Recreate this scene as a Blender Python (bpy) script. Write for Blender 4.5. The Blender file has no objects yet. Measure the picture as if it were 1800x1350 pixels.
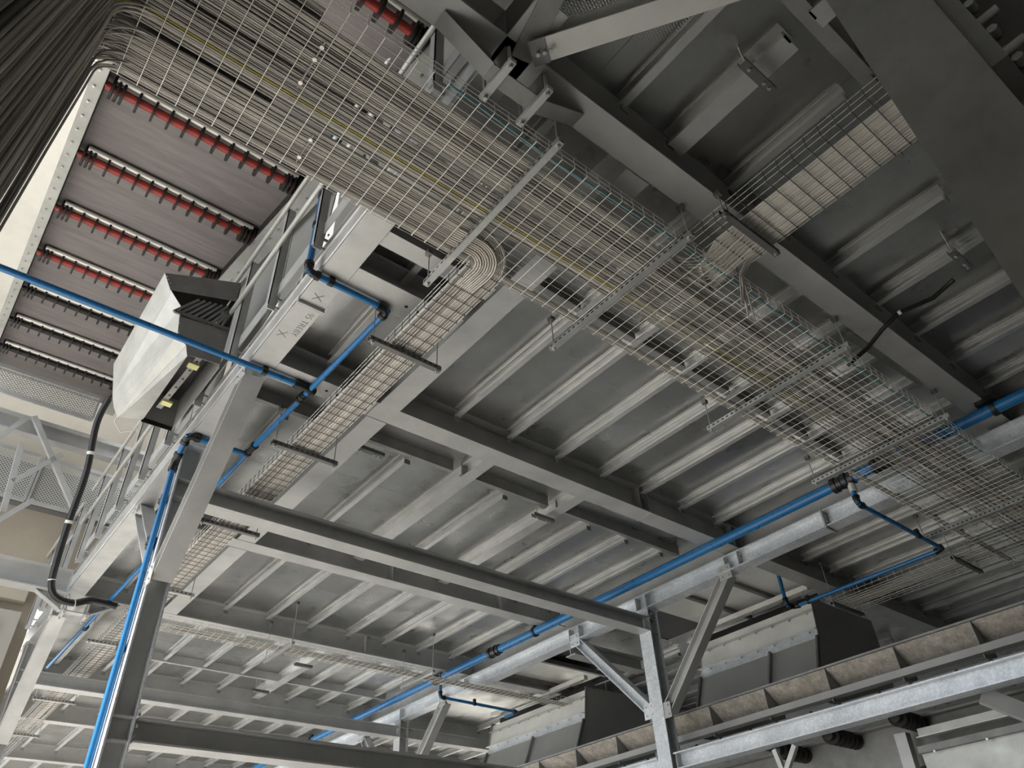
import bpy, math, random
from mathutils import Vector, Matrix
random.seed(7)
S = bpy.context.scene
COL = S.collection
V3 = Vector

# ------------------------------------------------------------------ camera
# world frame: origin at the photographer's eye, X and Y along the two beam
# directions of the steel platform, Z up.  The hall floor lies 1.6 m below.
EL, AZ, RO, FPX = math.radians(38.5974), math.radians(49.4472), math.radians(3.1010), 1316.9
FLOOR = -1.6
_f = V3((math.cos(EL)*math.cos(AZ), math.cos(EL)*math.sin(AZ), math.sin(EL)))
_r = V3((math.sin(AZ), -math.cos(AZ), 0))
_d = -_r.cross(_f)
_R = math.cos(RO)*_r + math.sin(RO)*_d
_D = -math.sin(RO)*_r + math.cos(RO)*_d
cam_data = bpy.data.cameras.new('camera')
cam_data.sensor_width = 36.0
cam_data.lens = FPX/1800*36
cam_data.clip_start = 0.05
cam_data.clip_end = 300
cam = bpy.data.objects.new('camera', cam_data)
COL.objects.link(cam)
mw = Matrix.Identity(4)
for i in range(3):
    mw[i][0], mw[i][1], mw[i][2] = _R[i], -_D[i], -_f[i]
cam.matrix_world = mw
S.camera = cam

# ------------------------------------------------------------------ world, light, exposure
W = bpy.data.worlds.new('daylight')
S.world = W
W.use_nodes = True
bg = W.node_tree.nodes['Background']
bg.inputs['Color'].default_value = (0.86, 0.93, 1.0, 1)
bg.inputs['Strength'].default_value = 1.15
sun_d = bpy.data.lights.new('sun', 'SUN')
sun_d.energy = 8.0
sun_d.angle = math.radians(12)
sun_d.color = (1.0, 0.95, 0.88)
sun = bpy.data.objects.new('sun', sun_d)
COL.objects.link(sun)
sun.rotation_euler = V3((0.45, -0.06, -0.86)).to_track_quat('-Z', 'Y').to_euler()
S.view_settings.view_transform = 'Standard'
S.view_settings.look = 'None'
S.view_settings.gamma = 1
S.view_settings.use_curve_mapping = False
S.view_settings.exposure = 1.3

# ------------------------------------------------------------------ measuring helper
def ray(x, y):
    return _R*((x-900)/FPX) + _D*((y-675)/FPX) + _f
def atz(x, y, z): v = ray(x, y); return v*(z/v.z)
def atx(x, y, X): v = ray(x, y); return v*(X/v.x)
def aty(x, y, Y): v = ray(x, y); return v*(Y/v.y)

# ------------------------------------------------------------------ materials
def newmat(name):
    m = bpy.data.materials.new(name); m.use_nodes = True
    nt = m.node_tree
    return m, nt, nt.nodes['Principled BSDF']
def N(nt, t, **kw):
    n = nt.nodes.new(t)
    for k, v in kw.items():
        if k in n.inputs: n.inputs[k].default_value = v
        else: setattr(n, k, v)
    return n
def ramp(nt, src, c0, c1, p0=0.3, p1=0.7):
    r = nt.nodes.new('ShaderNodeValToRGB')
    r.color_ramp.elements[0].position = p0; r.color_ramp.elements[1].position = p1
    r.color_ramp.elements[0].color = (*c0, 1); r.color_ramp.elements[1].color = (*c1, 1)
    nt.links.new(src, r.inputs[0])
    return r.outputs[0]
def grey(a): return (a, a, a)
def metal(name, c0, c1, metallic, r0, r1, scale=3.0, spangle=0, bump=0.0, tread=False, streak=None):
    m, nt, b = newmat(name)
    tc = nt.nodes.new('ShaderNodeTexCoord'); geo = nt.nodes.new('ShaderNodeNewGeometry')
    pos = geo.outputs['Position']
    if streak:
        mp = nt.nodes.new('ShaderNodeMapping'); mp.inputs['Scale'].default_value = streak
        nt.links.new(pos, mp.inputs['Vector']); pos = mp.outputs['Vector']
    n1 = N(nt, 'ShaderNodeTexNoise', Scale=scale, Detail=8.0, Roughness=0.65)
    nt.links.new(pos, n1.inputs['Vector'])
    col = ramp(nt, n1.outputs['Fac'], c0, c1)
    if spangle:
        vo = N(nt, 'ShaderNodeTexVoronoi', Scale=spangle)
        nt.links.new(pos, vo.inputs['Vector'])
        mx = N(nt, 'ShaderNodeMix', data_type='RGBA', blend_type='MULTIPLY')
        mx.inputs['Factor'].default_value = 0.35
        hs = nt.nodes.new('ShaderNodeSeparateColor'); nt.links.new(vo.outputs['Color'], hs.inputs[0])
        g = ramp(nt, hs.outputs[0], grey(0.55), grey(1.2), 0, 1)
        nt.links.new(col, mx.inputs['A']); nt.links.new(g, mx.inputs['B'])
        col = mx.outputs['Result']
    nt.links.new(col, b.inputs['Base Color'])
    n2 = N(nt, 'ShaderNodeTexNoise', Scale=scale*2.3, Detail=5.0)
    nt.links.new(pos, n2.inputs['Vector'])
    mr = N(nt, 'ShaderNodeMapRange'); mr.inputs['From Min'].default_value = 0.3; mr.inputs['From Max'].default_value = 0.7
    mr.inputs['To Min'].default_value = r0; mr.inputs['To Max'].default_value = r1
    nt.links.new(n2.outputs['Fac'], mr.inputs['Value']); nt.links.new(mr.outputs[0], b.inputs['Roughness'])
    b.inputs['Metallic'].default_value = metallic
    if bump or tread:
        bp = nt.nodes.new('ShaderNodeBump'); bp.inputs['Strength'].default_value = bump or 0.25
        bp.inputs['Distance'].default_value = 0.01
        if tread:
            # chequer plate ribs, worn flat in patches
            wv = []
            for ang in (0.785, -0.785):
                mp = nt.nodes.new('ShaderNodeMapping'); mp.inputs['Rotation'].default_value = (0, 0, ang)
                mp.inputs['Scale'].default_value = (1, 2.6, 1)
                nt.links.new(geo.outputs['Position'], mp.inputs['Vector'])
                v = N(nt, 'ShaderNodeTexVoronoi', Scale=30.0); v.inputs['Randomness'].default_value = 0.0
                nt.links.new(mp.outputs['Vector'], v.inputs['Vector'])
                wv.append(ramp(nt, v.outputs['Distance'], grey(1), grey(0), 0.25, 0.5))
            ad = N(nt, 'ShaderNodeMath', operation='MAXIMUM')
            nt.links.new(wv[0], ad.inputs[0]); nt.links.new(wv[1], ad.inputs[1])
            n3 = N(nt, 'ShaderNodeTexNoise', Scale=1.4, Detail=3.0); nt.links.new(geo.outputs['Position'], n3.inputs['Vector'])
            pm = ramp(nt, n3.outputs['Fac'], grey(0), grey(1), 0.48, 0.7)
            mu = N(nt, 'ShaderNodeMath', operation='MULTIPLY'); nt.links.new(ad.outputs[0], mu.inputs[0]); nt.links.new(pm, mu.inputs[1])
            nt.links.new(mu.outputs[0], bp.inputs['Height'])
        else:
            nt.links.new(n2.outputs['Fac'], bp.inputs['Height'])
        nt.links.new(bp.outputs[0], b.inputs['Normal'])
    return m
def plain(name, c, rough=0.5, metallic=0.0, var=0.15, scale=6.0):
    return metal(name, tuple(x*(1-var) for x in c), tuple(min(1, x*(1+var)) for x in c), metallic, rough*0.85, min(1, rough*1.15), scale)

M = {}
M['deck'] = metal('galvanised_chequer_plate', (0.38, 0.385, 0.38), (0.55, 0.555, 0.54), 0.88, 0.25, 0.37, 1.3, 0, 0.22, True)
M['beam'] = metal('galvanised_beam', (0.44, 0.445, 0.44), (0.58, 0.58, 0.57), 0.45, 0.42, 0.6, 2.5, 0, 0.03)
M['joist'] = metal('galvanised_joist', (0.55, 0.555, 0.55), (0.7, 0.7, 0.69), 0.6, 0.3, 0.45, 3.0)
M['dull'] = metal('dull_shaded_steel', (0.20, 0.20, 0.197), (0.34, 0.34, 0.33), 0.3, 0.5, 0.65, 3.0, 0, 0.03)  # dull steel; also carries shade of viewer-facing parts in its colour
M['spangle'] = metal('spangled_zinc', (0.62, 0.66, 0.70), (0.86, 0.89, 0.93), 0.4, 0.35, 0.5, 4.0, 60)
M['bright'] = metal('bright_sheet', (0.42, 0.42, 0.395), (0.62, 0.62, 0.59), 0.35, 0.35, 0.5, 2.5)
M['white'] = metal('lit_zinc_sheet', (0.74, 0.74, 0.70), (0.9, 0.9, 0.86), 0.3, 0.3, 0.45, 2.0)  # near-white zinc; strong light on these parts is put into the colour
M['sheet'] = metal('grey_sheet_metal', (0.33, 0.33, 0.32), (0.42, 0.42, 0.405), 0.3, 0.45, 0.6, 1.2)
M['trough'] = metal('worn_trough_plate', (0.46, 0.41, 0.35), (0.85, 0.79, 0.70), 0.3, 0.35, 0.55, 9.0, 45)
M['wire'] = plain('zinc_wire', (0.80, 0.79, 0.74), 0.35, 0.3)
M['strut'] = plain('zinc_channel', (0.55, 0.56, 0.55), 0.35, 0.7)
M['darkstrut'] = plain('dark_channel', (0.2, 0.2, 0.195), 0.4, 0.6)
M['cable'] = plain('grey_cable', (0.46, 0.435, 0.40), 0.5, 0.0, 0.1)
M['cable_dark'] = plain('darker_grey_cable', (0.22, 0.21, 0.19), 0.5)
M['cable_yellow'] = plain('yellow_green_cable', (0.42, 0.38, 0.08), 0.5)
M['cable_white'] = plain('pale_cable', (0.66, 0.63, 0.57), 0.5)
M['teal'] = plain('teal_cable', (0.16, 0.34, 0.36), 0.4)
M['blue'] = plain('blue_pipe', (0.016, 0.15, 0.37), 0.3, 0.0, 0.06)
M['bluedark'] = plain('blue_motor', (0.03, 0.07, 0.2), 0.4, 0.0, 0.06)
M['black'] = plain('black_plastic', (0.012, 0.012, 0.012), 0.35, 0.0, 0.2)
M['rubber'] = plain('black_rubber', (0.02, 0.018, 0.016), 0.55, 0.0, 0.2)
M['red'] = plain('red_roller', (0.42, 0.05, 0.04), 0.45, 0.0, 0.15)
M['belt'] = metal('conveyor_belt', (0.15, 0.135, 0.135), (0.24, 0.215, 0.21), 0.0, 0.4, 0.55, 4.0, 0, 0.02, False, (0.4, 3, 3))
M['concrete'] = metal('beige_concrete', (0.36, 0.315, 0.25), (0.46, 0.41, 0.33), 0.0, 0.8, 0.9, 0.8)
M['greywall'] = metal('grey_render', (0.36, 0.335, 0.30), (0.44, 0.42, 0.38), 0.0, 0.8, 0.9, 0.8)
M['darkwall'] = metal('dark_wall_cladding', (0.10, 0.10, 0.10), (0.15, 0.15, 0.15), 0.0, 0.8, 0.9, 0.8)
M['cladding'] = metal('grey_wall_cladding', (0.30, 0.30, 0.295), (0.38, 0.38, 0.37), 0.0, 0.7, 0.85, 0.8)
M['floor'] = metal('concrete_floor', (0.36, 0.355, 0.34), (0.44, 0.43, 0.415), 0.0, 0.6, 0.8, 0.7)
M['ink'] = plain('marker_ink', (0.03, 0.03, 0.03), 0.6)
M['yellow'] = plain('pale_yellow_clamp', (0.62, 0.6, 0.28), 0.5)
def perforated():
    m, nt, b = newmat('perforated_sheet')
    b.inputs['Base Color'].default_value = (0.55, 0.55, 0.52, 1); b.inputs['Metallic'].default_value = 0.3; b.inputs['Roughness'].default_value = 0.45
    tc = nt.nodes.new('ShaderNodeTexCoord')
    mp = nt.nodes.new('ShaderNodeMapping'); mp.inputs['Rotation'].default_value = (0, 0.785, 0)
    v = N(nt, 'ShaderNodeTexVoronoi', Scale=30.0); v.inputs['Randomness'].default_value = 0.0
    nt.links.new(tc.outputs['Object'], mp.inputs['Vector']); nt.links.new(mp.outputs['Vector'], v.inputs['Vector'])
    lt = N(nt, 'ShaderNodeMath', operation='LESS_THAN'); lt.inputs[1].default_value = 0.30
    v.voronoi_dimensions = '3D'
    # flatten the coordinate across the sheet so that every hole is a through hole
    mp.inputs['Scale'].default_value = (1, 0, 1)
    nt.links.new(v.outputs['Distance'], lt.inputs[0])
    tr = nt.nodes.new('ShaderNodeBsdfTransparent'); mix = nt.nodes.new('ShaderNodeMixShader')
    nt.links.new(lt.outputs[0], mix.inputs[0]); nt.links.new(b.outputs[0], mix.inputs[1]); nt.links.new(tr.outputs[0], mix.inputs[2])
    nt.links.new(mix.outputs[0], nt.nodes['Material Output'].inputs[0])
    return m
M['perf'] = perforated()

# ------------------------------------------------------------------ mesh builder
class MB:
    def __init__(s): s.v = []; s.f = []; s.sm = []
    def add(s, vs, fs, smooth=False):
        o = len(s.v); s.v += [V3(v) for v in vs]
        s.f += [tuple(i+o for i in f) for f in fs]; s.sm += [smooth]*len(fs)
        return s
    def box(s, x0, x1, y0, y1, z0, z1):
        return s.add([(x0,y0,z0),(x1,y0,z0),(x1,y1,z0),(x0,y1,z0),(x0,y0,z1),(x1,y0,z1),(x1,y1,z1),(x0,y1,z1)],
                     [(0,3,2,1),(4,5,6,7),(0,1,5,4),(1,2,6,5),(2,3,7,6),(3,0,4,7)])
    def prism(s, p0, p1, prof, up=(0,0,1), smooth=False):
        p0, p1 = V3(p0), V3(p1); d = (p1-p0).normalized()
        side = d.cross(V3(up))
        side.normalize(); u = side.cross(d)
        n = len(prof)
        vs = [p0+side*a+u*b for a, b in prof]+[p1+side*a+u*b for a, b in prof]
        fs = [(i, (i+1) % n, (i+1) % n+n, i+n) for i in range(n)]
        s.add(vs, fs, smooth)
        s.add(vs[:n], [tuple(range(n))[::-1]]); s.add(vs[n:], [tuple(range(n))])
        return s
    def bar(s, p0, p1, w, h, up=(0,0,1)):
        return s.prism(p0, p1, [(-w/2,-h/2),(w/2,-h/2),(w/2,h/2),(-w/2,h/2)], up)
    def cyl(s, p0, p1, r, n=10):
        p0, p1 = V3(p0), V3(p1); d = (p1-p0).normalized()
        up = (0,0,1) if abs(d.z) < 0.95 else (0,1,0)
        return s.prism(p0, p1, [(r*math.cos(2*math.pi*i/n), r*math.sin(2*math.pi*i/n)) for i in range(n)], up, True)
    def tube(s, pts, r, n=6):
        pts = [V3(p) for p in pts]; rings = []
        t0 = (pts[1]-pts[0]).normalized()
        u = t0.cross(V3((0,0,1)) if abs(t0.z) < 0.9 else V3((0,1,0))).normalized()
        for i, p in enumerate(pts):
            a = pts[max(i-1,0)]; b = pts[min(i+1,len(pts)-1)]
            t = (b-a).normalized(); u = (u-t*u.dot(t)).normalized(); w = t.cross(u)
            rings.append([p+u*(r*math.cos(2*math.pi*k/n))+w*(r*math.sin(2*math.pi*k/n)) for k in range(n)])
        vs = [v for g in rings for v in g]
        fs = [(i*n+k, i*n+(k+1)%n, (i+1)*n+(k+1)%n, (i+1)*n+k) for i in range(len(pts)-1) for k in range(n)]
        s.add(vs, fs, True)
        s.add(rings[0], [tuple(range(n))]); s.add(rings[-1], [tuple(range(n))[::-1]])
        return s
    def build(s, name, mat, parent=None):
        me = bpy.data.meshes.new(name)
        lo = V3((min(v.x for v in s.v), min(v.y for v in s.v), min(v.z for v in s.v)))
        hi = V3((max(v.x for v in s.v), max(v.y for v in s.v), max(v.z for v in s.v)))
        org = V3(((lo.x+hi.x)/2, (lo.y+hi.y)/2, lo.z))
        me.from_pydata([tuple(v-org) for v in s.v], [], s.f)
        me.polygons.foreach_set('use_smooth', s.sm)
        me.materials.append(M[mat] if isinstance(mat, str) else mat)
        me.update()
        o = bpy.data.objects.new(name, me); COL.objects.link(o)
        o.location = org
        if parent is not None:
            o.parent = parent; o.location = org-WL[parent.name]
        WL[o.name] = org; LAST[0] = o
        return o
WL = {}; LAST = [None]
def tag(o, label, cat, group=None):
    o['label'] = label; o['category'] = cat
    if group: o['group'] = group
    return o
def thing(name, label, cat, loc, group=None):
    o = bpy.data.objects.new(name, None); COL.objects.link(o); o.empty_display_size = 0.1
    o.location = loc; WL[o.name] = V3(loc)
    return tag(o, label, cat, group)
def struct(o): o['kind'] = 'structure'; return o
def stuff(o): o['kind'] = 'stuff'; return o

ORD = ['first','second','third','fourth','fifth','sixth','seventh','eighth','ninth','tenth','eleventh','twelfth',
       'thirteenth','fourteenth','fifteenth','sixteenth','seventeenth','eighteenth','nineteenth','twentieth','twenty-first','twenty-second']

def Iprof(w, h, tf, tw):
    a, b = w/2, tw/2
    return [(-a,0),(a,0),(a,tf),(b,tf),(b,h-tf),(a,h-tf),(a,h),(-a,h),(-a,h-tf),(-b,h-tf),(-b,tf),(-a,tf)]
def Cprof(w, h, t, lip=0.0):
    # bottom at 0; web at +w side; open towards the -side
    p = [(0,0),(w,0),(w,h),(0,h)]
    if lip: p += [(0,h-lip),(t,h-lip),(t,h-t),(w-t,h-t),(w-t,t),(t,t),(t,lip),(0,lip)]
    else: p += [(0,h-t),(w-t,h-t),(w-t,t),(0,t)]
    return p
def ibeam(p0, p1, w, h, tf=0.014, tw=0.009, up=(0,0,1)):
    return MB().prism(p0, p1, Iprof(w, h, tf, tw), up)
def hexbolts(mb, pts, axis, r=0.014, h=0.014):
    ax = V3(axis).normalized()
    for p in pts: mb.cyl(V3(p), V3(p)+ax*h, r, 6)
    return mb
def bolts(pts, axis, parent, r=0.014, h=0.014, name='bolt'):
    return stuff(hexbolts(MB(), pts, axis, r, h).build(name+'_set', 'strut', parent))

ZG, ZJ, ZD, ZT = 4.04, 4.235, 4.34, 3.77

# ================================================================== SETTING
struct(MB().box(-14, 19, -2.9, 27, FLOOR-0.2, FLOOR).build('floor', 'floor'))
struct(MB().box(-14, 1.33, 12.6, 12.9, FLOOR, 20).build('wall_far', 'concrete'))
struct(MB().box(1.33, 8, 12.6, 12.9, 4.7, 14).build('wall_far', 'concrete'))
struct(MB().box(3.4, 3.5, -2.6, 12.6, 4.7, 12).build('wall_inner', 'darkwall'))
struct(MB().box(1.4, 18.68, -2.55, 18.95, ZD+0.012, ZD+0.05).build('deck_light_seal', 'darkwall'))  # added sheet that stops daylight leaking through the plate joints
struct(MB().box(1.4, 10.5, 18.95, 26.8, ZD+0.012, ZD+0.05).build('deck_light_seal', 'darkwall'))  # added light seal over the far part
struct(MB().box(-14, 1.15, 12.42, 12.6, 4.6, 5.0).build('trim_1', 'concrete'))
struct(MB().box(-14, 1.15, 12.3, 12.6, FLOOR, 4.4).build('trim_2', 'greywall'))
struct(MB().box(1.33, 18.7, 26.8, 27, FLOOR, 5).build('wall_end', 'greywall'))
struct(MB().box(18.7, 19, -2.6, 27, FLOOR, 9).build('shade_wall_right', 'cladding'))  # added to keep daylight out from the right
struct(MB().box(-6, 18.7, -2.9, -2.6, FLOOR, 9).build('shade_wall_back', 'cladding'))  # unseen, added and set close to darken the viewer's side
struct(MB().box(-6.2, -6, -2.9, 3.5, FLOOR, 9).build('shade_wall_left', 'cladding'))  # unseen partial wall, added to shade the near left
struct(MB().box(-6.2, 3.4, -2.9, 5.6, 9, 9.2).build('shade_roof', 'cladding'))  # unseen overhead slab, added to keep sun and sky off the viewer's side

# ---- platform deck: chequer plates
deck = bpy.data.objects.new('ceiling', None); COL.objects.link(deck); deck.location = (7, 8, ZD); WL['ceiling'] = V3((7, 8, ZD)); struct(deck)
xs = [1.38, 2.06, 3.34, 4.62, 5.90, 7.17, 7.95, 9.9, 11.2, 12.5, 13.8, 15.0, 16.8, 18.6]
ys = [-2.5, -1.6, 0.45, 1.58, 3.1, 4.85, 6.4, 7.95, 9.2, 10.5, 12.2, 14.2, 16.4, 19.0, 22.5, 26.5]
def in_hole(x0, y0): return abs(x0-7.95) < 0.01 and (4.8 < y0 < 7.5 or 9.0 < y0 < 11.5)
for i in range(len(xs)-1):
    for j in range(len(ys)-1):
        if in_hole(xs[i], ys[j]) or (xs[i] > 9.8 and ys[j] > 18.9): continue  # unseen far corner left open to let sun onto the floor
        g = 0.0015
        MB().box(xs[i]+g, xs[i+1]-g, ys[j]+g, ys[j+1]-g, ZD, ZD+0.008).build('deck_plate', 'deck', deck)

# ================================================================== MAIN FRAME
def column(label, x0, yn, ztop, zbot=FLOOR, mat='beam', w=0.2, d=0.18):
    """H column: flanges face -X/+X, near edges at y=yn"""
    t = thing('steel_column', label, 'column', (x0+d/2, yn+w/2, zbot))
    mb = MB()
    MB().box(x0, x0+0.014, yn, yn+w, zbot, ztop).build('flange', mat, t); MB().box(x0+d-0.014, x0+d, yn, yn+w, zbot, ztop).build('flange', mat, t)
    mb.box(x0+0.014, x0+d-0.014, yn+w/2-0.005, yn+w/2+0.005, zbot, ztop)
    mb.build('web', 'beam' if mat == 'spangle' else mat, t)  # web gets the darker steel; recess shade put into its colour
    MB().box(x0-0.02, x0+d+0.02, yn-0.02, yn+w+0.02, ztop, ztop+0.02).build('cap_plate', mat, t)
    MB().box(x0-0.1, x0+d+0.1, yn-0.1, yn+w+0.1, zbot, zbot+0.03).build('base_plate', mat, t)
    return t
def stiff(t, x0, d, yn, w, zs, mat='beam'):
    for z in zs:
        MB().box(x0+0.014, x0+d-0.014, yn+0.01, yn+w/2-0.005, z, z+0.012).build('stiffener', mat, t)

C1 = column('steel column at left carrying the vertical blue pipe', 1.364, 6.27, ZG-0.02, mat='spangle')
stiff(C1, 1.364, 0.18, 6.27, 0.2, [3.48, 3.66, 1.48, 1.645])
bolts([(1.56, 6.30+0.12*k, z) for k in (0, 1) for z in (1.52, 1.6, 1.68)], (1,0,0), C1)
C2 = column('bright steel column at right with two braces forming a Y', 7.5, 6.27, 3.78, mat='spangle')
stiff(C2, 7.5, 0.18, 6.27, 0.2, [3.48, 3.66, 2.6])
bolts([(7.55+0.07*k, 6.262, z) for k in (0, 1) for z in (2.42, 2.52, 3.72)], (0,-1,0), C2, 0.012)
C3 = column('steel column far left, second row behind the first left column', 1.364, 12.36, ZG-0.02)
stiff(C3, 1.364, 0.18, 12.36, 0.2, [3.49, 3.66])
C4 = column('dark steel column in the second row, beside the far blue pipe', 7.5, 12.36, 3.78)
stiff(C4, 7.5, 0.18, 12.36, 0.2, [3.49, 3.66])
C0 = column('large dark steel column close to the viewer at upper right', 1.50, -0.034, 5.2, mat='dull', w=0.2)  # dull colour stands in for the dimness of this corner
# brackets on the near column
gp = MB().box(1.52, 1.70, -0.075, -0.035, 1.65, 2.15).build('bracket_plate', 'dull', C0)
bolts([(1.60, -0.077, z) for z in (1.75, 1.9, 2.05)], (0,-1,0), C0, 0.014, 0.05)

def brace(label, p0, p1, w, h, name='knee_brace', mat='beam', group=None, plates=True):
    """I-section knee brace, flange faces seen edge on"""
    d = (V3(p1)-V3(p0)).normalized()
    t = thing(name, label, 'brace', p0, group)
    mb = MB(); up = (1,0,0) if abs(d.x) < 0.5 else (0,0,1)
    mb.prism(p0, p1, [(a, b-h/2) for a, b in Iprof(w, h, 0.012, 0.008)], up); mb.build('profile', mat, t)
    if plates:
        for q, nm in ((V3(p0), 'end_plate'), (V3(p1), 'end_plate')):
            MB().bar(q-d*0.012, q+d*0.012, w+0.05, h+0.06, up).build(nm, mat, t)
    return t
def yz_brace(label, x0, x1, a, b, dep, mat='beam'):
    """I brace lying in a YZ plane: web in that plane's normal, flanges left and right (x0..x1)"""
    a, b = V3(((x0+x1)/2, a[0], a[1])), V3(((x0+x1)/2, b[0], b[1]))
    t = thing('knee_brace', label, 'brace', a)
    w = x1-x0; d = (b-a).normalized()
    mb = MB()
    h = dep; tf = 0.012; tw = 0.008; A = w/2
    # profile: side axis = across brace in YZ plane, up axis = +X ; flanges perpendicular to X faces
    prof = [(-h/2,-A),(-h/2,A),(-h/2+tf,A),(-h/2+tf,tw/2),(h/2-tf,tw/2),(h/2-tf,A),(h/2,A),(h/2,-A),(h/2-tf,-A),(h/2-tf,-tw/2),(-h/2+tf,-tw/2),(-h/2+tf,-A)]
    mb.prism(a, b, prof[::-1], (1,0,0)); mb.build('profile', mat, t)
    side = d.cross(V3((1,0,0))).normalized()
    for q in (a, b):
        MB().box(q.x-w/2-0.012, q.x-w/2-0.002, q.y-0.09, q.y+0.09, q.z-0.09, q.z+0.09).build('joint_plate', mat, t)
    bolts([(a.x-w/2-0.012, a.y+dy, a.z+dz) for dy in (-0.05, 0.05) for dz in (-0.05, 0.05)]+
          [(b.x-w/2-0.012, b.y+dy, b.z+dz) for dy in (-0.05, 0.05) for dz in (-0.05, 0.05)], (-1,0,0), t, 0.011, 0.012)
    return t
yz_brace('wide knee brace leaning from the left column up towards the viewer', 1.37, 1.54, (6.26, 2.72), (5.0, ZG), 0.15)
yz_brace('short knee brace behind the left column, under the walkway beam', 1.39, 1.53, (6.5, 2.87), (7.75, ZG), 0.14)
yz_brace('knee brace right of the bright column, leaning towards the viewer', 7.52, 7.66, (6.25, 2.5), (4.98, 3.8), 0.14)
yz_brace('knee brace left of the bright column, leaning away', 7.52, 7.66, (6.5, 2.55), (7.7, 3.8), 0.13, 'spangle')
yz_brace('knee brace on the far left column, leaning towards the viewer', 1.37, 1.54, (12.34, 2.75), (11.1, ZG), 0.15)
yz_brace('knee brace on the second row column, leaning towards the viewer', 7.52, 7.66, (12.3, 2.55), (11.05, 3.8), 0.15)
yz_brace('knee brace on the second row column, leaning away', 7.52, 7.66, (12.6, 2.55), (13.8, 3.8), 0.14)

def beam(name, label, p0, p1, w, h, mat='beam', group=None, kids=None, tf=0.014):
    """p0,p1 bottom centre line"""
    t = thing(name, label, 'beam', p0, group)
    ibeam(p0, p1, w, h, tf, 0.009).build('profile', mat, t)
    return t
def ribs_x(t, xs_, y, z, w, h, mat='beam'):
    for x in xs_:
        MB().box(x, x+0.01, y-w/2+0.004, y-0.005, z+0.014, z+h-0.014).build('stiffener', mat, t)
def ribs_y(t, ys_, x, z, w, h, mat='beam'):
    for y in ys_:
        MB().box(x-w/2+0.004, x-0.005, y, y+0.01, z+0.014, z+h-0.014).build('stiffener', mat, t)
def end_plates(t, pts, axis, mat='beam'):
    for (x, y, z0, z1, w) in pts:
        if axis == 'x': MB().box(x, x+0.014, y-w/2, y+w/2, z0, z1).build('splice_plate', mat, t)
        else: MB().box(x-w/2, x+w/2, y, y+0.014, z0, z1).build('splice_plate', mat, t)

# --- girders along X carrying the deck
G0 = beam('deck_girder', 'wide grey girder running down the upper right, right of the wide tray', (-0.6, 1.58, ZG), (15, 1.58, ZG), 0.2, 0.30, 'beam')
ribs_x(G0, [1.36, 1.56, 7.5, 7.7], 1.58, ZG, 0.2, 0.3, 'dull')
G1 = beam('deck_girder', 'brownish grey girder crossing the middle of the deck', (2.50, 4.85, ZG), (15, 4.85, ZG), 0.22, 0.30)
ribs_x(G1, [5.85, 5.99, 7.5, 7.7], 4.85, ZG, 0.22, 0.3)
end_plates(G1, [(6.0, 4.85, ZG-0.003, ZG+0.02, 0.225)], 'x')
G2 = beam('deck_girder', 'girder just behind the long dark tie beam', (1.56, 7.95, ZG), (7.5, 7.95, ZG), 0.2, 0.30)
ribs_x(G2, [4.55, 6.3], 7.95, ZG, 0.2, 0.3)
G3 = beam('deck_girder', 'far girder above the narrow tray, running left past the handrail', (-3.5, 10.45, ZG), (15, 10.45, ZG), 0.2, 0.30)
ribs_x(G3, [1.36, 1.56, 5.6], 10.45, ZG, 0.2, 0.3)
G4 = beam('deck_girder', 'next girder beyond the narrow far tray', (1.56, 13.9, ZG), (15, 13.9, ZG), 0.2, 0.30)
G5 = beam('deck_girder', 'girder near the bottom left corner, last but one', (1.56, 16.4, ZG), (15, 16.4, ZG), 0.2, 0.30)
G6 = beam('deck_girder', 'sixth girder, near the bottom left corner', (1.56, 19.5, ZG), (10.4, 19.5, ZG), 0.2, 0.30)
G7 = beam('deck_girder', 'farthest girder at the bottom left corner', (1.56, 22.6, ZG), (10.4, 22.6, ZG), 0.2, 0.30)
# cross beams between walkway beam and tray girder
for (y, w, lab) in ((3.1, 0.14, 'short cross beam under the wide tray beside the left hanger rod'),
                    (3.58, 0.27, 'short wide cross beam with bolt holes above the first blue pipe bend'),
                    (4.85, 0.22, 'short cross beam left of the sloping tray, in line with the middle girder'),
                    ):
    t = beam('cross_beam', lab, (1.57, y, ZG), (2.49, y, ZG), w, 0.24)
    if w > 0.2: MB().cyl((2.05, y, ZG-0.001), (2.05, y, ZG), 0.014, 10).build('bolt_hole', 'black', t); MB().cyl((2.15, y, ZG-0.001), (2.15, y, ZG), 0.014, 10).build('bolt_hole', 'black', t)
# trimmer channels behind the middle girder
tri = [(2.72, 3.84, 'left of the first heavy joist'), (3.95, 5.16, 'between the two heavy joists'), (5.28, 7.4, 'right of the second heavy joist')]
for x0, x1, w_ in tri:
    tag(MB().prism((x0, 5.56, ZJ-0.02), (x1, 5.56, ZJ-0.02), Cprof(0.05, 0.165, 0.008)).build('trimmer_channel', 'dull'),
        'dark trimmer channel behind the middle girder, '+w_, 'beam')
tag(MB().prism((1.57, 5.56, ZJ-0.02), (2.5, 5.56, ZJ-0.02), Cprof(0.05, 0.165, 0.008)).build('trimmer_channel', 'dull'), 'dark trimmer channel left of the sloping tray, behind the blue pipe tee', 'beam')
tag(MB().prism((2.35, 0.46, ZJ-0.03), (9, 0.46, ZJ-0.03), Cprof(0.09, 0.13, 0.008)).build('trimmer_channel', 'dull'), 'dark trimmer channel at the top right, near the big column', 'beam')

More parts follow.
